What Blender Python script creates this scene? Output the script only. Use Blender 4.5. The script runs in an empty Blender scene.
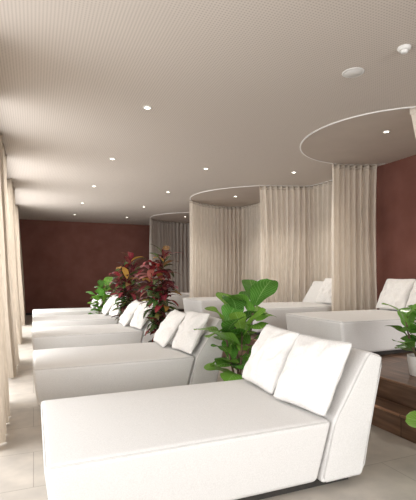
import bpy, bmesh, math, random
from mathutils import Vector, Matrix, noise
random.seed(7)
S = bpy.context.scene
COL = S.collection
H = 3.33          # ceiling
P = 0.40          # platform height
XR = 5.65         # right wall
YB = 15.9         # far wall
YN = -4.0
XL = -0.56

# ---------------------------------------------------------------- helpers
def new_obj(name, me, parent=None, loc=(0,0,0), rot=(0,0,0), **props):
    o = bpy.data.objects.new(name, me)
    COL.objects.link(o)
    o.location = loc; o.rotation_euler = rot
    if parent: o.parent = parent
    for k, v in props.items(): o[k] = v
    return o

def mesh_from(name, verts, faces, mat=None, smooth=False):
    me = bpy.data.meshes.new(name)
    me.from_pydata(verts, [], faces); me.update()
    if mat: me.materials.append(mat)
    if smooth:
        for p in me.polygons: p.use_smooth = True
    return me

def bm_mesh(name, bm, mat=None, smooth=False):
    bmesh.ops.recalc_face_normals(bm, faces=bm.faces)
    me = bpy.data.meshes.new(name); bm.to_mesh(me); bm.free()
    if mat: me.materials.append(mat)
    if smooth:
        for p in me.polygons: p.use_smooth = True
    return me

def add_box(bm, x0, x1, y0, y1, z0, z1):
    vs = [bm.verts.new(p) for p in ((x0,y0,z0),(x1,y0,z0),(x1,y1,z0),(x0,y1,z0),(x0,y0,z1),(x1,y0,z1),(x1,y1,z1),(x0,y1,z1))]
    for f in ((0,3,2,1),(4,5,6,7),(0,1,5,4),(1,2,6,5),(2,3,7,6),(3,0,4,7)):
        bm.faces.new([vs[i] for i in f])

def add_cyl(bm, r1, r2, z0, z1, seg=32, cx=0, cy=0, cap=True):
    a = [bm.verts.new((cx+r1*math.cos(2*math.pi*i/seg), cy+r1*math.sin(2*math.pi*i/seg), z0)) for i in range(seg)]
    b = [bm.verts.new((cx+r2*math.cos(2*math.pi*i/seg), cy+r2*math.sin(2*math.pi*i/seg), z1)) for i in range(seg)]
    for i in range(seg):
        j = (i+1) % seg
        bm.faces.new((a[i], a[j], b[j], b[i]))
    if cap:
        bm.faces.new(a[::-1]); bm.faces.new(b)

def lathe(prof, seg=36):
    verts, faces = [], []
    for (r, z) in prof:
        for i in range(seg):
            t = 2*math.pi*i/seg
            verts.append((r*math.cos(t), r*math.sin(t), z))
    for k in range(len(prof)-1):
        for i in range(seg):
            j = (i+1) % seg
            faces.append((k*seg+i, k*seg+j, (k+1)*seg+j, (k+1)*seg+i))
    return verts, faces

def tube(pts, rad, seg=8, closed=False):
    verts, faces = [], []
    n = len(pts)
    for i, p in enumerate(pts):
        if closed: t = pts[(i+1) % n] - pts[i-1]
        else: t = pts[min(i+1, n-1)] - pts[max(i-1, 0)]
        t.normalize()
        a = t.cross(Vector((0,0,1)))
        if a.length < .05: a = t.cross(Vector((1,0,0)))
        a.normalize(); b = t.cross(a)
        r = rad[i] if isinstance(rad, (list, tuple)) else rad
        for k in range(seg):
            th = 2*math.pi*k/seg
            verts.append(p + a*r*math.cos(th) + b*r*math.sin(th))
    m = n if closed else n-1
    for i in range(m):
        for k in range(seg):
            l = (k+1) % seg; j = (i+1) % n
            faces.append((i*seg+k, i*seg+l, j*seg+l, j*seg+k))
    return verts, faces

# ---------------------------------------------------------------- materials
def mat(name):
    m = bpy.data.materials.new(name); m.use_nodes = True
    nt = m.node_tree; nt.nodes.clear()
    out = nt.nodes.new('ShaderNodeOutputMaterial')
    b = nt.nodes.new('ShaderNodeBsdfPrincipled')
    nt.links.new(b.outputs[0], out.inputs[0])
    return m, nt, b, out
def N(nt, t, **kw):
    n = nt.nodes.new(t)
    for k, v in kw.items():
        if k.startswith('i_'):
            n.inputs[int(k[2:])].default_value = v
        else: setattr(n, k, v)
    return n
def L(nt, a, b): nt.links.new(a, b)
def ramp(nt, stops):
    r = nt.nodes.new('ShaderNodeValToRGB')
    e = r.color_ramp.elements
    e[0].position, e[0].color = stops[0][0], (*stops[0][1], 1)
    e[1].position, e[1].color = stops[-1][0], (*stops[-1][1], 1)
    for p, c in stops[1:-1]:
        x = e.new(p); x.color = (*c, 1)
    return r
def noisy(name, c1, c2, scale, rough=.8, bump=0.0, bscale=None, detail=4, spec=.3):
    m, nt, b, out = mat(name)
    tc = N(nt, 'ShaderNodeTexCoord')
    n = N(nt, 'ShaderNodeTexNoise'); n.inputs['Scale'].default_value = scale; n.inputs['Detail'].default_value = detail
    L(nt, tc.outputs['Object'], n.inputs['Vector'])
    r = ramp(nt, [(.3, c1), (.7, c2)])
    L(nt, n.outputs['Fac'], r.inputs[0]); L(nt, r.outputs[0], b.inputs['Base Color'])
    b.inputs['Roughness'].default_value = rough
    b.inputs['Specular IOR Level'].default_value = spec
    if bump:
        n2 = N(nt, 'ShaderNodeTexNoise'); n2.inputs['Scale'].default_value = bscale or scale*4; n2.inputs['Detail'].default_value = 3
        L(nt, tc.outputs['Object'], n2.inputs['Vector'])
        bp = N(nt, 'ShaderNodeBump'); bp.inputs['Strength'].default_value = bump; bp.inputs['Distance'].default_value = .01
        L(nt, n2.outputs['Fac'], bp.inputs['Height']); L(nt, bp.outputs[0], b.inputs['Normal'])
    return m

M_UPH = noisy('white_upholstery', (.66,.65,.635), (.745,.735,.72), 150, .95, .2, 240, spec=.08)
M_CUSH = noisy('cushion_linen', (.72,.705,.685), (.80,.785,.765), 60, .95, .5, 14, spec=.08)
M_PIPE = noisy('piping_fabric', (.53,.52,.505), (.59,.58,.565), 20, .9)
M_PLINTH = noisy('dark_plinth', (.03,.027,.025), (.05,.045,.04), 8, .6)
M_RED = noisy('oxblood_plaster', (.150,.062,.048), (.185,.082,.065), 2.6, .9, .15, 30, detail=8, spec=.1)
M_WHITE = noisy('white_paint', (.66,.65,.63), (.72,.71,.69), 5, .5)
M_TRACK = noisy('white_track', (.80,.79,.77), (.86,.85,.83), 5, .5)
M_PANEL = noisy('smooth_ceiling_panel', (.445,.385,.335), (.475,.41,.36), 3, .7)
M_FRAME = noisy('window_frame_paint', (.30,.28,.26), (.36,.34,.31), 5, .5)
M_POT = noisy('matte_stone_pot', (.20,.19,.18), (.30,.28,.26), 9, .85, .2, 40)
M_POTP = noisy('pale_ceramic_pot', (.62,.60,.57), (.70,.68,.65), 9, .6, .1, 40)
M_SOIL = noisy('potting_soil', (.02,.013,.008), (.06,.04,.025), 60, 1, .6, 90)
M_BARK = noisy('bark', (.10,.065,.04), (.20,.14,.09), 30, .9, .5, 60)

# perforated ceiling
M_CEIL, nt, b, out = mat('perforated_acoustic_ceiling')
tc = N(nt, 'ShaderNodeTexCoord')
vm = N(nt, 'ShaderNodeVectorMath', operation='SCALE'); vm.inputs['Scale'].default_value = 38.0
L(nt, tc.outputs['Object'], vm.inputs[0])
fr = N(nt, 'ShaderNodeVectorMath', operation='FRACTION'); L(nt, vm.outputs[0], fr.inputs[0])
sb = N(nt, 'ShaderNodeVectorMath', operation='SUBTRACT'); sb.inputs[1].default_value = (.5,.5,0); L(nt, fr.outputs[0], sb.inputs[0])
ml = N(nt, 'ShaderNodeVectorMath', operation='MULTIPLY'); ml.inputs[1].default_value = (1,1,0); L(nt, sb.outputs[0], ml.inputs[0])
ln = N(nt, 'ShaderNodeVectorMath', operation='LENGTH'); L(nt, ml.outputs[0], ln.inputs[0])
mr = N(nt, 'ShaderNodeMapRange'); mr.inputs['From Min'].default_value = .20; mr.inputs['From Max'].default_value = .32
L(nt, ln.outputs['Value'], mr.inputs['Value'])
mx = N(nt, 'ShaderNodeMix', data_type='RGBA')
mx.inputs[6].default_value = (.41,.362,.320,1); mx.inputs[7].default_value = (.56,.502,.450,1)
L(nt, mr.outputs[0], mx.inputs[0]); L(nt, mx.outputs[2], b.inputs['Base Color'])
b.inputs['Roughness'].default_value = .85

# stone tile floor
M_FLOOR, nt, b, out = mat('limestone_tiles')
tc = N(nt, 'ShaderNodeTexCoord')
br = N(nt, 'ShaderNodeTexBrick'); br.offset = 0.5
br.inputs['Scale'].default_value = 1.0; br.inputs['Brick Width'].default_value = 1.2; br.inputs['Row Height'].default_value = .6
br.inputs['Mortar Size'].default_value = .003; br.inputs['Mortar Smooth'].default_value = .1
br.inputs['Color1'].default_value = (.50,.46,.41,1); br.inputs['Color2'].default_value = (.55,.505,.455,1); br.inputs['Mortar'].default_value = (.33,.30,.26,1)
L(nt, tc.outputs['Object'], br.inputs['Vector'])
ns = N(nt, 'ShaderNodeTexNoise'); ns.inputs['Scale'].default_value = 5; ns.inputs['Detail'].default_value = 8
L(nt, tc.outputs['Object'], ns.inputs['Vector'])
rp = ramp(nt, [(.3,(.80,.80,.80)),(.7,(1.05,1.04,1.02))]); L(nt, ns.outputs['Fac'], rp.inputs[0])
mx = N(nt, 'ShaderNodeMix', data_type='RGBA', blend_type='MULTIPLY'); mx.inputs[0].default_value = 1
L(nt, br.outputs['Color'], mx.inputs[6]); L(nt, rp.outputs[0], mx.inputs[7]); L(nt, mx.outputs[2], b.inputs['Base Color'])
b.inputs['Roughness'].default_value = .45

# wood deck
def wood(name, k):
    M, nt, b, out = mat(name)
    tc = N(nt, 'ShaderNodeTexCoord')
    mp = N(nt, 'ShaderNodeMapping'); mp.inputs['Scale'].default_value = (8, .7, 8); L(nt, tc.outputs['Object'], mp.inputs[0])
    ns = N(nt, 'ShaderNodeTexNoise'); ns.inputs['Scale'].default_value = 3; ns.inputs['Detail'].default_value = 8; L(nt, mp.outputs[0], ns.inputs['Vector'])
    rp = ramp(nt, [(.3,(.090*k,.048*k,.029*k)),(.6,(.18*k,.103*k,.064*k)),(.8,(.30*k,.18*k,.115*k))]); L(nt, ns.outputs['Fac'], rp.inputs[0])
    mp2 = N(nt, 'ShaderNodeMapping'); mp2.inputs['Rotation'].default_value = (0,0,math.pi/2); L(nt, tc.outputs['Object'], mp2.inputs[0])
    br = N(nt, 'ShaderNodeTexBrick'); br.inputs['Scale'].default_value = 1; br.inputs['Brick Width'].default_value = 1.8; br.inputs['Row Height'].default_value = .14
    br.inputs['Mortar Size'].default_value = .004
    br.inputs['Color1'].default_value = (.7,.7,.7,1); br.inputs['Color2'].default_value = (1.2,1.15,1.1,1); br.inputs['Mortar'].default_value = (.2,.2,.2,1)
    L(nt, mp2.outputs[0], br.inputs['Vector'])
    mx = N(nt, 'ShaderNodeMix', data_type='RGBA', blend_type='MULTIPLY'); mx.inputs[0].default_value = 1
    L(nt, rp.outputs[0], mx.inputs[6]); L(nt, br.outputs['Color'], mx.inputs[7]); L(nt, mx.outputs[2], b.inputs['Base Color'])
    b.inputs['Roughness'].default_value = .33; b.inputs['Specular IOR Level'].default_value = .45
    return M
M_WOOD = wood('walnut_boards', 1.0)
M_NOSE_LIT = wood('walnut_nosing_lit', 1.8)  # lightened board colour, paints light caught along the step edges

def curtain_mat(name, c1, c2, trans):
    m, nt, b, out = mat(name)
    tc = N(nt, 'ShaderNodeTexCoord')
    w = N(nt, 'ShaderNodeTexNoise'); w.inputs['Scale'].default_value = 1
    mp = N(nt, 'ShaderNodeMapping'); mp.inputs['Scale'].default_value = (60,60,6); L(nt, tc.outputs['Object'], mp.inputs[0]); L(nt, mp.outputs[0], w.inputs['Vector'])
    r = ramp(nt, [(.35,c1),(.65,c2)]); L(nt, w.outputs['Fac'], r.inputs[0]); L(nt, r.outputs[0], b.inputs['Base Color'])
    b.inputs['Roughness'].default_value = .95; b.inputs['Specular IOR Level'].default_value = .05
    t = N(nt, 'ShaderNodeBsdfTranslucent'); L(nt, r.outputs[0], t.inputs[0])
    ms = N(nt, 'ShaderNodeMixShader'); ms.inputs[0].default_value = trans
    L(nt, b.outputs[0], ms.inputs[1]); L(nt, t.outputs[0], ms.inputs[2]); L(nt, ms.outputs[0], out.inputs[0])
    return m
M_CURT = curtain_mat('oatmeal_curtain_linen', (.77,.70,.61), (.85,.78,.69), .28)
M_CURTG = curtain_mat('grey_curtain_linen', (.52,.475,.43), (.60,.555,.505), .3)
M_CURTW = curtain_mat('window_sheer_linen', (.50,.43,.35), (.58,.50,.41), .40)
M_HEAD = noisy('curtain_heading_tape', (.57,.51,.44), (.63,.565,.49), 20, .95)

def leaf_mat(name, use_attr):
    m, nt, b, out = mat(name)
    at = N(nt, 'ShaderNodeAttribute'); at.attribute_name = 'leafcol'
    uv = N(nt, 'ShaderNodeUVMap')
    sp = N(nt, 'ShaderNodeSeparateXYZ'); L(nt, uv.outputs[0], sp.inputs[0])
    s = N(nt, 'ShaderNodeMath', operation='SUBTRACT', i_1=.5); L(nt, sp.outputs[0], s.inputs[0])
    a = N(nt, 'ShaderNodeMath', operation='ABSOLUTE'); L(nt, s.outputs[0], a.inputs[0])
    k = N(nt, 'ShaderNodeMath', operation='MULTIPLY', i_1=.8); L(nt, a.outputs[0], k.inputs[0])
    d = N(nt, 'ShaderNodeMath', operation='SUBTRACT'); L(nt, sp.outputs[1], d.inputs[0]); L(nt, k.outputs[0], d.inputs[1])
    e = N(nt, 'ShaderNodeMath', operation='MULTIPLY', i_1=9.0); L(nt, d.outputs[0], e.inputs[0])
    f = N(nt, 'ShaderNodeMath', operation='PINGPONG', i_1=.5); L(nt, e.outputs[0], f.inputs[0])
    g = N(nt, 'ShaderNodeMath', operation='LESS_THAN', i_1=.06); L(nt, f.outputs[0], g.inputs[0])
    h = N(nt, 'ShaderNodeMath', operation='LESS_THAN', i_1=.022); L(nt, a.outputs[0], h.inputs[0])
    mxx = N(nt, 'ShaderNodeMath', operation='MAXIMUM'); L(nt, g.outputs[0], mxx.inputs[0]); L(nt, h.outputs[0], mxx.inputs[1])
    sc = N(nt, 'ShaderNodeMath', operation='MULTIPLY', i_1=.45); L(nt, mxx.outputs[0], sc.inputs[0])
    mx = N(nt, 'ShaderNodeMix', data_type='RGBA')
    mx.inputs[7].default_value = (.36,.58,.19,1) if not use_attr else (.55,.28,.14,1)
    L(nt, sc.outputs[0], mx.inputs[0]); L(nt, at.outputs['Color'], mx.inputs[6])
    L(nt, mx.outputs[2], b.inputs['Base Color'])
    b.inputs['Roughness'].default_value = .26
    t = N(nt, 'ShaderNodeBsdfTranslucent'); L(nt, mx.outputs[2], t.inputs[0])
    ms = N(nt, 'ShaderNodeMixShader'); ms.inputs[0].default_value = .25
    L(nt, b.outputs[0], ms.inputs[1]); L(nt, t.outputs[0], ms.inputs[2]); L(nt, ms.outputs[0], out.inputs[0])
    return m
M_FIG = leaf_mat('fig_leaf', False)
M_CROT = leaf_mat('croton_leaf', True)

M_LAMP, nt, b, out = mat('downlight_glow')
b.inputs['Base Color'].default_value = (1,.95,.85,1)
b.inputs['Emission Color'].default_value = (1,.93,.80,1); b.inputs['Emission Strength'].default_value = 10

# ---------------------------------------------------------------- room shell
def struct_box(name, boxes, m):
    bm = bmesh.new()
    for bx in boxes: add_box(bm, *bx)
    return new_obj(name, bm_mesh(name, bm, m), kind='structure')
struct_box('floor', [(XL-.2, XR+.2, YN-.2, YB+.2, -.12, 0)], M_FLOOR)
struct_box('ceiling', [(XL-.2, XR+.2, YN-.2, YB+.2, H, H+.15)], M_CEIL)
struct_box('wall_far', [(XL-.2, XR+.2, YB, YB+.2, 0, H)], M_RED)
struct_box('wall_right', [(XR, XR+.2, YN, YB, 0, H)], M_RED)
ops = [(-3.6,-.6),(-.2,2.8),(3.2,6.2),(6.6,9.6),(10.0,13.0)]
pb = [(XL-.2, XL, YN, YB, 3.1, H), (XL-.2, XL, YN, YB, 0, .06)]
prev = YN
for a, c in ops:
    pb.append((XL-.2, XL, prev, a, .06, 3.1)); prev = c
pb.append((XL-.2, XL, prev, YB, .06, 3.1))
struct_box('wall_left', pb, M_WHITE)
for i, (a, c) in enumerate(ops):
    bm = bmesh.new(); w = .05; mid = (a+c)/2
    x0, x1 = XL-.14, XL-.08
    add_box(bm, x0, x1, a, a+w, .06, 3.1); add_box(bm, x0, x1, c-w, c, .06, 3.1)
    add_box(bm, x0, x1, mid-w/2, mid+w/2, .06+w, 3.1-w)
    add_box(bm, x0, x1, a+w, c-w, .06, .06+w); add_box(bm, x0, x1, a+w, c-w, 3.1-w, 3.1)
    new_obj('window_%d' % (i+1), bm_mesh('window', bm, M_FRAME), kind='structure')
struct_box('wall_near', [(XL-.2, XR+.2, YN-.2, YN, 0, .1), (XL-.2, XR+.2, YN-.2, YN, 3.1, H),
                         (XL-.2, -.3, YN-.2, YN, .1, 3.1), (5.4, XR+.2, YN-.2, YN, .1, 3.1)], M_WHITE)
bm = bmesh.new()
for x in (-.3, 1.6, 3.5, 5.35): add_box(bm, x, x+.05, YN-.13, YN-.07, .1, 3.1)
new_obj('window_6', bm_mesh('window', bm, M_FRAME), kind='structure')
struct_box('baseboard_far', [(XL, 2.6, YB-.015, YB, 0, .08)], M_PLINTH)

# raised timber platform and step
PX = 3.16
def stepbox(name, x0, x1, y0, y1, h, label, cat):
    bm = bmesh.new(); add_box(bm, x0, x1, y0, y1, 0, h)
    o = new_obj(name, bm_mesh(name, bm, M_WOOD), label=label, category=cat)
    md = o.modifiers.new('b', 'BEVEL'); md.width = .006; md.segments = 2
    bm = bmesh.new(); add_box(bm, x0-.014, x0+.02, y0+.002, y1-.002, h-.022, h+.0005)
    n = new_obj('nosing', bm_mesh('nosing', bm, M_NOSE_LIT), o, label='rounded walnut nosing, coloured lighter so the edge looks lit')
    md = n.modifiers.new('b', 'BEVEL'); md.width = .006; md.segments = 3
stepbox('raised_platform', PX, XR-.01, 1.2, YB-.01, P, 'dark walnut raised platform carrying the second row of daybeds', 'platform')
stepbox('platform_step', PX-.24, PX-.016, 1.2, YB-.02, P/2, 'dark walnut step running along the raised platform', 'step')

# ---------------------------------------------------------------- lounger
W = 1.22; LEN = 2.2
def prism(prof, w):
    bm = bmesh.new()
    a = [bm.verts.new((x - LEN/2, -w/2, z)) for x, z in prof]
    c = [bm.verts.new((x - LEN/2, w/2, z)) for x, z in prof]
    n = len(prof)
    bm.faces.new(a); bm.faces.new(c[::-1])
    for i in range(n):
        j = (i+1) % n
        bm.faces.new((a[j], a[i], c[i], c[j]))
    return bm
def soft(me_obj, w, seg=4):
    b = me_obj.modifiers.new('bevel', 'BEVEL'); b.width = w; b.segments = seg; b.limit_method = 'ANGLE'; b.angle_limit = math.radians(25)
    wn = me_obj.modifiers.new('wn', 'WEIGHTED_NORMAL'); wn.keep_sharp = False

bm = bmesh.new()
nx, ny = 16, 10
def seat_pt(i, j, top):
    u = i/nx; v = j/ny
    x0, x1 = (0.0, 1.765) if top else (0.05, 1.66)
    wy = W/2 if top else W/2-.02
    x = x0 + (x1-x0)*u; y = -wy + 2*wy*v
    z = (.45 + .020*(1-(2*u-1)**4)*(1-(2*v-1)**4)) if top else .05
    return (x-LEN/2, y, z)
T = [[bm.verts.new(seat_pt(i,j,True)) for j in range(ny+1)] for i in range(nx+1)]
B = [[bm.verts.new(seat_pt(i,j,False)) for j in range(ny+1)] for i in range(nx+1)]
for i in range(nx):
    for j in range(ny):
        bm.faces.new((T[i][j],T[i+1][j],T[i+1][j+1],T[i][j+1])); bm.faces.new((B[i][j],B[i][j+1],B[i+1][j+1],B[i+1][j]))
for i in range(nx):
    bm.faces.new((B[i][0],B[i+1][0],T[i+1][0],T[i][0])); bm.faces.new((T[i][ny],T[i+1][ny],B[i+1][ny],B[i][ny]))
for j in range(ny):
    bm.faces.new((T[0][j],T[0][j+1],B[0][j+1],B[0][j])); bm.faces.new((B[nx][j],B[nx][j+1],T[nx][j+1],T[nx][j]))
ME_SEAT = bm_mesh('seat', bm, M_UPH, True)
BP = [(1.672,.05),(2.01,.05),(2.19,.84),(2.07,.88),(1.775,.45)]
ME_BACK = bm_mesh('backrest', prism(BP, W+.012), M_UPH, True)
bm = bmesh.new(); add_box(bm, .12-LEN/2, 1.95-LEN/2, -W/2+.07, W/2-.07, 0.001, .052)
ME_PL = bm_mesh('plinth', bm, M_PLINTH)
pts = [Vector((1.74-LEN/2, -W/2+.010, .440)), Vector((.03-LEN/2, -W/2+.010, .439)), Vector((.012-LEN/2, -W/2+.03, .439)),
       Vector((.012-LEN/2, W/2-.03, .439)), Vector((.03-LEN/2, W/2-.010, .439)), Vector((1.74-LEN/2, W/2-.010, .440))]
v, f = tube(pts, .0048, 8)
v = list(v); f = list(f)
for sy in (-1, 1):
    cxp = sum(p[0] for p in BP)/5; czp = sum(p[1] for p in BP)/5
    loop = []
    for k in range(5):
        a = Vector((BP[k][0], BP[k][1])); c = Vector((BP[(k+1)%5][0], BP[(k+1)%5][1]))
        for t in (.08, .35, .65, .92): 
            q = a.lerp(c, t); d = (Vector((cxp,czp))-q).normalized()*.012; q += d
            loop.append(Vector((q.x-LEN/2, sy*(W/2+.002), q.y)))
    v2, f2 = tube(loop, .0038, 6, closed=True); o_ = len(v)
    v += v2; f += [tuple(i+o_ for i in q) for q in f2]
ME_PIPE = mesh_from('piping', v, f, M_PIPE, True)
def lounger(x0, y0, z, label, group, rot=0):
    e = new_obj('daybed', None, loc=(x0+LEN/2, y0+W/2, z), rot=(0,0,rot), label=label, category='daybed', group=group)
    e.empty_display_size = .2
    s = new_obj('seat', ME_SEAT, e); soft(s, .038, 5)
    b = new_obj('backrest', ME_BACK, e); soft(b, .028, 5)
    new_obj('plinth', ME_PL, e)
    new_obj('piping', ME_PIPE, e)
    return e

def cushion_mesh(seed, s=.268, th=.088):
    rnd = random.Random(seed); n = 34
    verts, faces = [], []
    off = Vector((rnd.uniform(0,50), rnd.uniform(0,50), 0))
    for side in (-1, 1):
        for i in range(n+1):
            for j in range(n+1):
                a = 2*i/n-1; c = 2*j/n-1
                a = math.sin(a*math.pi/2)*.35+a*.65; c = math.sin(c*math.pi/2)*.35+c*.65
                cr = 1 - .05*(abs(a)*abs(c))**6
                y = a*s*(1-.05*(1-c*c))*cr; z = c*s*(1-.05*(1-a*a))*cr
                t = th*max(0,(1-a**2))**.5*max(0,(1-c**2))**.5
                edge = max(0,(1-a*a)*(1-c*c))
                t *= 1 + .25*noise.noise(Vector((a*1.6, c*1.6, side*3))+off)
                rg = 1-abs(noise.noise(Vector((a*2.2+c*.8, c*1.1-a*.5, side*3))+off))*2
                t += .028*(rg-.5)*edge**.5
                t += .012*math.sin(9*math.atan2(c, a)+seed)*min(1, math.hypot(a,c))*edge**.5
                t = max(t, .0025)
                verts.append((side*t, y, z))
    m = (n+1)**2
    for sd in (0, 1):
        for i in range(n):
            for j in range(n):
                q = [sd*m+i*(n+1)+j, sd*m+(i+1)*(n+1)+j, sd*m+(i+1)*(n+1)+j+1, sd*m+i*(n+1)+j+1]
                faces.append(q if sd else q[::-1])
    ring = [(i,0) for i in range(n)]+[(n,j) for j in range(n)]+[(i,n) for i in range(n,0,-1)]+[(0,j) for j in range(n,0,-1)]
    idx = [i*(n+1)+j for i,j in ring]
    for k in range(len(idx)):
        a, b2 = idx[k], idx[(k+1)%len(idx)]
        faces.append((a, b2, m+b2, m+a))
    bm = bmesh.new()
    bv = [bm.verts.new(v) for v in verts]
    for f in faces: bm.faces.new([bv[i] for i in f])
    me = bm_mesh('cushion', bm, M_CUSH, True)
    rp = [Vector(((verts[i][0]+verts[i+m][0])/2, verts[i][1]*1.004, verts[i][2]*1.004)) for i in idx]
    v, f = tube(rp, .0045, 6, closed=True)
    mp = mesh_from('piping', v, f, M_PIPE, True)
    return me, mp
CM = [cushion_mesh(k) for k in range(4)]
def cushion(x0, y, z, k, yaw, lean, label, roll=0, dx=0, group='cushions on the daybeds'):
    cs = math.cos(lean)
    e = new_obj('cushion', CM[k][0], loc=(x0+1.795+dx, y, z+.480+.262*cs), rot=(roll, lean, yaw), label=label, category='cushion', group=group)
    new_obj('cushion_piping', CM[k][1], e)
    return e

rowL = [(0.045, 2.22), (-.01, 4.58), (-.03, 6.98), (-.03, 9.25), (-.03, 11.4)]
for i, (x, y) in enumerate(rowL):
    lounger(x, y, 0, 'white upholstered daybed with leaning backrest on the stone floor', 'daybeds on the stone floor')
    cushion(x, y+.285, 0, i % 4, math.radians(8), math.radians(30), 'square white linen cushion leaning on the daybed backrest', dx=0)
    cushion(x, y+.86, 0, (i+1) % 4, math.radians(1), math.radians(28 if i == 0 else 36), 'square white linen cushion leaning on the daybed backrest', roll=.04, dx=.0 if i == 0 else -.09)
rowR = [(3.34, 3.95), (3.34, 6.04), (3.30, 8.35), (3.27, 11.0)]
for i, (x, y) in enumerate(rowR):
    lounger(x, y, P, 'white upholstered daybed with leaning backrest on the wooden platform', 'daybeds on the platform')
    cushion(x, y+.34, P, (i+2) % 4, math.radians(5), math.radians(29), 'square white linen cushion leaning on the platform daybed', dx=-.01)
    if i == 0:
        cushion(x, y+.90, P, (i+3) % 4, math.radians(3), math.radians(29), 'square white linen cushion leaning on the platform daybed', dx=-.01)

# ---------------------------------------------------------------- curtains
def catmull(pts, per=14):
    out = []
    P_ = [pts[0]] + list(pts) + [pts[-1]]
    for i in range(1, len(P_)-2):
        p0, p1, p2, p3 = [Vector(p) for p in P_[i-1:i+3]]
        for k in range(per):
            t = k/per
            out.append(.5*((2*p1)+(-p0+p2)*t+(2*p0-5*p1+4*p2-p3)*t*t+(-p0+3*p1-3*p2+p3)*t**3))
    out.append(Vector(pts[-1])); return out
def resample(pts, step):
    res = [pts[0].copy()]; acc = 0
    for a, b2 in zip(pts, pts[1:]):
        d = (b2-a).length
        while acc + d >= step:
            t = (step-acc)/d; a = a.lerp(b2, t); d = (b2-a).length; res.append(a.copy()); acc = 0
        acc += d
    return res
def curtain(path2d, z0, z1, m, label, group, amp=.045, wl=.13, seed=1, gather=0, sag=0):
    pts = resample([Vector((p[0], p[1], 0)) for p in path2d], .011)
    nz = 16; verts, faces = [], []; n = len(pts)
    rnd = random.Random(seed); ph = rnd.uniform(0, 6)
    for i, p in enumerate(pts):
        t = (pts[min(i+1,n-1)]-pts[max(i-1,0)]).normalized(); nr = Vector((-t.y, t.x, 0))
        s = i*.011
        for k in range(nz+1):
            h = k/nz
            wob = noise.noise(Vector((s*1.7, h*.9, seed*5)))*4.0 + noise.noise(Vector((s*5, h*1.5, seed*7)))*1.0*(1-h)
            q = 2*math.pi*s/wl + ph + wob
            am = amp*(.75 + .25*(1-h)**.7)*(.75+.8*abs(noise.noise(Vector((s*4, h*1.2, seed*3)))))
            d = am*(math.sin(q) + .3*math.sin(2*q+1)) + .03*noise.noise(Vector((s*1.2, h*2, seed)))*(1-h)
            v = p + nr*d + t*(.014*math.cos(q))
            if gather: v = v.lerp(pts[-1] + nr*d, gather*min(1, (1-h)*1.6))
            verts.append((v.x + sag*(1-h)**1.3, v.y, z0+(z1-z0)*h))
    for i in range(n-1):
        for k in range(nz):
            a = i*(nz+1)+k
            faces.append((a, a+nz+1, a+nz+2, a+1))
    o_ = new_obj('curtain', mesh_from('curtain', verts, faces, m, True), label=label, category='curtain', group=group)
    hv, hf = [], []
    for i in range(n):
        a = verts[i*(nz+1)+nz]
        for z in (z1-.07, z1+.003):
            hv.append((a[0], a[1], z))
    for i in range(n-1): hf.append((2*i, 2*i+2, 2*i+3, 2*i+1))
    me = mesh_from('heading_tape', hv, hf, M_HEAD if m is M_CURT else m, True)
    hd = new_obj('heading_tape', me, o_)
    sd = hd.modifiers.new('s', 'SOLIDIFY'); sd.thickness = .006; sd.offset = 0
    return o_
NP = [0]
def track(path, label):
    pts = [Vector((p[0], p[1], 0)) for p in path]
    n = len(pts); verts, faces = [], []
    w = .010; z0, z1 = H-.010, H
    for i, p in enumerate(pts):
        t = (pts[min(i+1,n-1)]-pts[max(i-1,0)]).normalized(); nr = Vector((-t.y, t.x, 0))
        for sgn, z in ((-1,z1),(-1,z0),(1,z0),(1,z1)):
            v = p+nr*w*sgn; verts.append((v.x, v.y, z))
    for i in range(n-1):
        for k in range(4):
            l = (k+1) % 4
            faces.append((i*4+k, i*4+l, i*4+4+l, i*4+4+k))
    faces.append((0,1,2,3)); faces.append(tuple((n-1)*4+k for k in (3,2,1,0)))
    NP[0] += 1
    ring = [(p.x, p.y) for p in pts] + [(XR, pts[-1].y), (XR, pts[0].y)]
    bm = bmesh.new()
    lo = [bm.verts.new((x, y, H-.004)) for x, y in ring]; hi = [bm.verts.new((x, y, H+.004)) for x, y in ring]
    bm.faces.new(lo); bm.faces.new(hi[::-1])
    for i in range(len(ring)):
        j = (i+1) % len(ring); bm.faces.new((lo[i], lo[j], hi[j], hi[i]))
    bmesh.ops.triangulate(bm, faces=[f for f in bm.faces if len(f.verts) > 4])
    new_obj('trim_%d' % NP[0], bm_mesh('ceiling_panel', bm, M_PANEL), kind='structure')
    return new_obj('curtain_track', mesh_from('curtain_track', verts, faces, M_TRACK), label=label, category='curtain track', group='curved ceiling curtain tracks')

K = 1.1
cx, cy, r = 4.33*K, 4.17*K, 1.16*K
def arc(c0, c1, r_, a0, a1, n=90):
    return [(c0+r_*math.cos(math.radians(a0+(a1-a0)*i/n)), c1+r_*math.sin(math.radians(a0+(a1-a0)*i/n))) for i in range(n+1)]
amax = math.degrees(math.acos((XR-.03-cx)/r))
ZT = H-.0135
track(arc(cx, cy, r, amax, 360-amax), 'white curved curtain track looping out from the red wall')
curtain(arc(cx, cy, r, amax+6, 91), P+.02, ZT, M_CURT, 'gathered oatmeal linen curtain hanging behind the first platform daybed', 'linen curtains on curved tracks', amp=.07, wl=.12, seed=3)
curtain(arc(cx, cy, r, 232.5, 352-amax), P+.02, ZT, M_CURT, 'oatmeal linen curtain swept back toward the red wall', 'linen curtains on curved tracks', amp=.03, wl=.12, seed=31, gather=.33)
def sc(l): return [(x*K, y*K) for x, y in l]
p2 = catmull(sc([(5.085,5.95),(5.075,6.45),(4.98,6.86),(4.55,7.04),(4.1,7.22),(3.65,7.62),(3.33,8.15),(3.25,8.72),(3.42,9.25),(3.9,9.62),(4.5,9.78),(4.92,9.62),(5.05,9.2),(5.065,8.4)]))
P2 = [(p.x, p.y) for p in p2]
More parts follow.
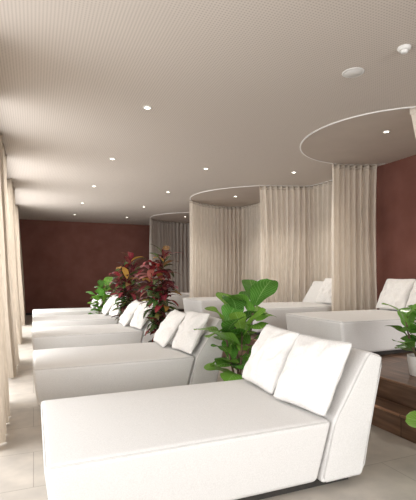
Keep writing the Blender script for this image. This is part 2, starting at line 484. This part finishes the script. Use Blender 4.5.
track(P2, 'white curved curtain track sweeping over the middle daybeds')
curtain(P2[1:57], P+.02, ZT, M_CURT, 'pleated oatmeal linen curtain closing off the middle daybed', 'linen curtains on curved tracks', amp=.052, wl=.125, seed=5)
curtain(P2[110:-1], P+.02, ZT, M_CURT, 'long pleated oatmeal linen curtain behind the middle daybed', 'linen curtains on curved tracks', amp=.065, wl=.13, seed=8)
p3 = catmull(sc([(5.10,10.75),(4.5,10.9),(3.9,11.15),(3.45,11.6),(3.27,12.2),(3.4,12.8),(3.9,13.2),(4.5,13.35),(5.10,13.4)]))
P3 = [(p.x, p.y) for p in p3]
track(P3, 'white curved curtain track by the last daybed')
curtain(P3[66:-2], P+.02, ZT, M_CURTG, 'greyish linen curtain beyond the last daybed', 'linen curtains on curved tracks', amp=.06, wl=.15, seed=9)
for k, (a, c) in enumerate([(-3.4,-2.6),(-.3,.3),(3.7,5.1),(6.2,7.6),(9.2,10.4),(12.6,13.9)]):
    curtain([(-.45, a + (c-a)*i/40) for i in range(41)], .015, H-.01, M_CURTW,
        'pale sheer linen curtain hanging floor to ceiling by the windows', 'sheer curtains along the windows', amp=.055, wl=.18, seed=20+k, sag=.17)

# ---------------------------------------------------------------- ceiling fittings
bm = bmesh.new(); add_cyl(bm, .031, .031, -.006, -.003, 24)
ME_LENS = bm_mesh('lamp_lens', bm, M_LAMP)
v, f = lathe([(.031,-.003),(.032,-.010),(.048,-.010),(.052,-.001),(.052,0)], 28)
ME_RING = mesh_from('trim_ring', v, f, M_WHITE, True)
dl = [(1.10, y) for y in (0.1, 2.2, 4.3, 6.4, 8.5, 10.6, 12.7)] + [(2.62, y) for y in (6.4, 8.5, 10.6, 12.7)] + [(3.98,3.9),(4.1,6.05),(4.15,8.4),(4.2,11.9)]
for x, y in dl:
    e = new_obj('recessed_downlight', ME_RING, loc=(x*K, y*K, H-.001), label='small round recessed downlight glowing in the perforated ceiling', category='downlight', group='recessed ceiling downlights')
    new_obj('lamp_lens', ME_LENS, e)
v, f = lathe([(.002,-.008),(.08,-.008),(.084,-.005),(.087,-.007),(.098,-.006),(.103,-.002),(.103,0)], 40)
e = new_obj('ceiling_vent', mesh_from('rim', v, f, M_WHITE, True), loc=(2.56*K, 2.88*K, H), label='round white ceiling speaker with a flush grille', category='vent')  # round white disc, a ceiling vent
v, f = lathe([(.001,-.024),(.03,-.028),(.042,-.028),(.050,-.02),(.054,-.008),(.054,0)], 32)
e = new_obj('smoke_detector', mesh_from('base', v, f, M_WHITE, True), loc=(2.64*K, 2.41*K, H), label='small white round smoke detector on the ceiling', category='smoke detector')
v, f = lathe([(.001,-.050),(.020,-.050),(.028,-.044),(.031,-.03),(.031,-.026)], 24)
new_obj('sensor_dome', mesh_from('sensor_dome', v, f, M_WHITE, True), e)

# ---------------------------------------------------------------- plants
class Foliage:
    def __init__(s): s.v=[]; s.f=[]; s.uv=[]; s.c=[]
    def leaf(s, base, d, up, length, width, shape, col, droop=.35, fold=.25, wave=.0, nl=10, nw=4, rnd=random):
        d = d.normalized(); side = d.cross(up)
        if side.length < .05: side = d.cross(Vector((1,0,0)))
        side.normalize(); upn = side.cross(d).normalized()
        tw = rnd.uniform(-.5,.5)
        side, upn = side*math.cos(tw)+upn*math.sin(tw), upn*math.cos(tw)-side*math.sin(tw)
        st = len(s.v); ph = rnd.uniform(0,6)
        for i in range(nl+1):
            t = i/nl
            ang = droop*t*1.6
            c = base + d*length*(math.sin(ang)/max(ang,1e-4) if ang>0 else 1)*t - upn*length*t*(1-math.cos(ang))/max(ang,1e-4)
            w = width*shape(t)
            for j in range(nw+1):
                u = 2*j/nw-1
                p = c + side*w*u + upn*(fold*w*abs(u)) + upn*(wave*math.sin(t*9+ph+u*2)*abs(u)*width)
                s.v.append(p)
        for i in range(nl):
            for j in range(nw):
                a = st+i*(nw+1)+j
                s.f.append((a, a+1, a+nw+2, a+nw+1))
                for (ii, jj) in ((i,j),(i,j+1),(i+1,j+1),(i+1,j)): s.uv.append((jj/nw, ii/nl))
                s.c.append(col)
    def mesh(s, name, m):
        me = mesh_from(name, s.v, s.f, m, True)
        uv = me.uv_layers.new(name='UVMap')
        for i, x in enumerate(s.uv): uv.data[i].uv = x
        at = me.color_attributes.new('leafcol', 'FLOAT_COLOR', 'CORNER')
        for i in range(len(s.f)):
            for k in range(4): at.data[i*4+k].color = (*s.c[i], 1)
        return me
def fig_shape(t):
    return max(.02, (math.sin(math.pi*min(1,t*.97+.02))**.42) * (.55+.52*t - .12*math.exp(-((t-.35)/.16)**2)))
def crot_shape(t):
    return max(.03, math.sin(math.pi*min(1,(t*.96+.02)))**.65*(1-.15*t))

def pot(parent, r, h, m=None):
    v, f = lathe([(.001,.001),(r*.78,.001),(r*.82,.01),(r*.97,h*.7),(r,h-.01),(r,h),(r-.015,h),(r-.02,h-.05)], 36)
    new_obj('pot', mesh_from('pot', v, f, m or M_POT, True), parent)
    v, f = lathe([(.001,h-.035),(r-.019,h-.035)], 30)
    new_obj('soil', mesh_from('soil', v, f, M_SOIL, True), parent)

def fig(loc, label, height=1.3, seed=1, pr=.17, ph=.3, leafs=.33, stems=4, spread=.25, name='potted_fiddle_leaf_fig', zmin=.12, step=.08, el0=5, el1=45, wid=.44, pm=None):
    rnd = random.Random(seed)
    e = new_obj(name, None, loc=loc, label=label, category='potted plant', group='fiddle leaf figs')
    pot(e, pr, ph, pm)
    F = Foliage(); sv, sf = [], []
    for k in range(stems):
        a = k*2*math.pi/stems + rnd.uniform(-.4,.4)
        top = height*(1 - .22*k/max(1,stems-1)) - leafs*.80
        end = Vector((math.cos(a)*spread*.6, math.sin(a)*spread*.6, top))
        st = Vector((math.cos(a)*.03, math.sin(a)*.03, ph-.05))
        mid = (st+end)/2 + Vector((math.cos(a)*spread*.15, math.sin(a)*spread*.15, 0))
        pts = [ (1-t)**2*st + 2*t*(1-t)*mid + t*t*end for t in [i/12 for i in range(13)]]
        v, f = tube(pts, [.013-.006*i/12 for i in range(13)], 8)
        o_ = len(sv); sv += v; sf += [tuple(i+o_ for i in q) for q in f]
        nl = max(4, int((top-ph)/step)+3)
        for i in range(nl):
            t = zmin + (1-zmin)*i/(nl-1)
            p = (1-t)**2*st + 2*t*(1-t)*mid + t*t*end
            az = i*2.4 + k*1.3 + rnd.uniform(-.3,.3)
            el = math.radians(rnd.uniform(el0,el1) + 35*t**3)
            d = Vector((math.cos(az)*math.cos(el), math.sin(az)*math.cos(el), math.sin(el)))
            ln = leafs*rnd.uniform(.8,1.1)*(1 - .1*(1-t))*(1-.2*(i==nl-1))
            g = rnd.uniform(.65,1.25); yl = rnd.random()**2
            col = (.090*g+.12*yl, .26*g+.15*yl, .038*g+.02*yl)
            pet = p + d*.04
            v, f = tube([p, p+d*.02, pet+d*.02], .004, 5)
            o_ = len(sv); sv += v; sf += [tuple(q_+o_ for q_ in q) for q in f]
            F.leaf(pet, d, Vector((0,0,1)), ln, ln*wid, fig_shape, col, droop=rnd.uniform(.25,.8), fold=rnd.uniform(.05,.2), wave=.09, nl=14, nw=6, rnd=rnd)
    new_obj('stem', mesh_from('stem', sv, sf, M_BARK, True), e)
    new_obj('foliage', F.mesh('foliage', M_FIG), e)
    return e
def croton(loc, label, height=1.8, seed=1, spread=.3):
    rnd = random.Random(seed)
    e = new_obj('potted_croton', None, loc=loc, label=label, category='potted plant', group='crotons')
    pr, ph = .19, .36
    pot(e, pr, ph)
    F = Foliage(); sv, sf = [], []
    ns = 8
    for k in range(ns):
        a = k*2.4 + rnd.uniform(-.3,.3)
        rr = spread*(.25+.75*((k*.618) % 1))
        top = height*(1 - .36*((k*.37) % 1)) - .14
        st = Vector((math.cos(a)*.04, math.sin(a)*.04, ph-.05))
        end = Vector((math.cos(a)*rr, math.sin(a)*rr, top))
        mid = Vector((end.x*.45, end.y*.45, (st.z+top)/2))
        fn = lambda t: (1-t)**2*st + 2*t*(1-t)*mid + t*t*end
        pts = [fn(i/10) for i in range(11)]
        v, f = tube(pts, [.012-.006*i/10 for i in range(11)], 7)
        o_ = len(sv); sv += v; sf += [tuple(i+o_ for i in q) for q in f]
        nl = int((top-ph)/.036)
        for i in range(nl):
            t = .15 + .85*i/(nl-1)
            p = fn(t)
            az = i*2.4+k; el = math.radians(rnd.uniform(10,55)+25*t**5)
            d = Vector((math.cos(az)*math.cos(el), math.sin(az)*math.cos(el), math.sin(el)))
            c = rnd.random(); g = rnd.uniform(.5,1.1)
            if t > .62:
                col = (.33*g,.03*g,.045) if c < .26 else ((.60*g,.22*g,.16) if c < .40 else ((.12*g,.018*g,.028) if c < .62 else ((.05,.15*g,.035) if c < .93 else (.50*g,.28*g,.06))))
            else:
                col = (.20*g,.025,.035) if c < .16 else ((.07*g,.016,.024) if c < .40 else ((.035,.13*g,.032) if c < .88 else (.30*g,.30*g,.07)))
            ln = rnd.uniform(.24,.37)*(.75+.3*t)
            F.leaf(p, d, Vector((0,0,1)), ln, ln*.18, crot_shape, col, droop=rnd.uniform(.5,1.2), fold=.2, nl=8, nw=2, rnd=rnd)
    new_obj('stem', mesh_from('stem', sv, sf, M_BARK, True), e)
    new_obj('foliage', F.mesh('foliage', M_CROT), e)
    return e
fig((2.04,4.04,0), 'bushy green fiddle leaf fig in a stone pot between two daybeds', height=1.40, seed=4, leafs=.38, spread=.27, stems=4, step=.085, el0=15, el1=55)
croton((1.84,6.38,0), 'tall red and green croton in a stone pot between daybeds', 1.88, 2, .26)
croton((1.80,8.72,0), 'tall red and dark green croton standing behind a daybed', 1.86, 5, .28)
fig((1.62,11.02,0), 'green fiddle leaf fig beyond the crotons by a daybed', height=1.40, seed=9, leafs=.34, spread=.2, pr=.14)
fig((3.56,3.04,P), 'broad-leaved green fiddle leaf fig in a pale pot on the platform', height=.86, seed=12, leafs=.30, ph=.20, pr=.13, zmin=.15, step=.06, spread=.25, pm=M_POTP, stems=3, el0=20, el1=60)
fig((2.56,1.80,0), 'low green fiddle leaf fig on the stone floor before the step', height=.74, seed=21, leafs=.32, ph=.2, pr=.15, zmin=.02, step=.07, spread=.25)

# ---------------------------------------------------------------- light
def area(name, loc, rot, sx, sy, power, col):
    l = bpy.data.lights.new(name, 'AREA'); l.shape = 'RECTANGLE'; l.size = sx; l.size_y = sy; l.energy = power; l.color = col
    o_ = bpy.data.objects.new(name, l); COL.objects.link(o_); o_.location = loc; o_.rotation_euler = rot
    return o_
for i, (a, c) in enumerate(ops):
    area('window_daylight', (XL-.6, (a+c)/2, 1.75), (0, math.radians(-80), 0), 2.5, c-a, [48,62,118,140,155][i], (1,.985,.96))
area('rear_daylight', (2.5, YN-5, 2.0), (math.radians(88), 0, 0), 8, 4.5, 880, (1,.985,.96))
for x, y in [(4.38,4.29),(4.5,6.66),(4.56,9.24),(4.6,12.9)]:
    l = bpy.data.lights.new('downlight_beam', 'SPOT'); l.energy = 85; l.spot_size = math.radians(120); l.spot_blend = .8; l.color = (1,.94,.85); l.shadow_soft_size = .05
    o_ = bpy.data.objects.new('downlight_beam', l); COL.objects.link(o_); o_.location = (x, y, H-.03)
w = bpy.data.worlds.new('World'); S.world = w; w.use_nodes = True
w.node_tree.nodes['Background'].inputs[0].default_value = (.98,.98,1,1)
w.node_tree.nodes['Background'].inputs[1].default_value = 1.5

# ---------------------------------------------------------------- camera
cam = bpy.data.cameras.new('Camera'); co = bpy.data.objects.new('Camera', cam); COL.objects.link(co)
co.location = (0,0,1.4); co.rotation_euler = (math.radians(90), 0, -math.atan(.4155))
cam.sensor_width = 36; cam.lens = 420/500*36; cam.shift_y = .05; cam.clip_start = .02
S.camera = co
S.view_settings.view_transform = 'Standard'
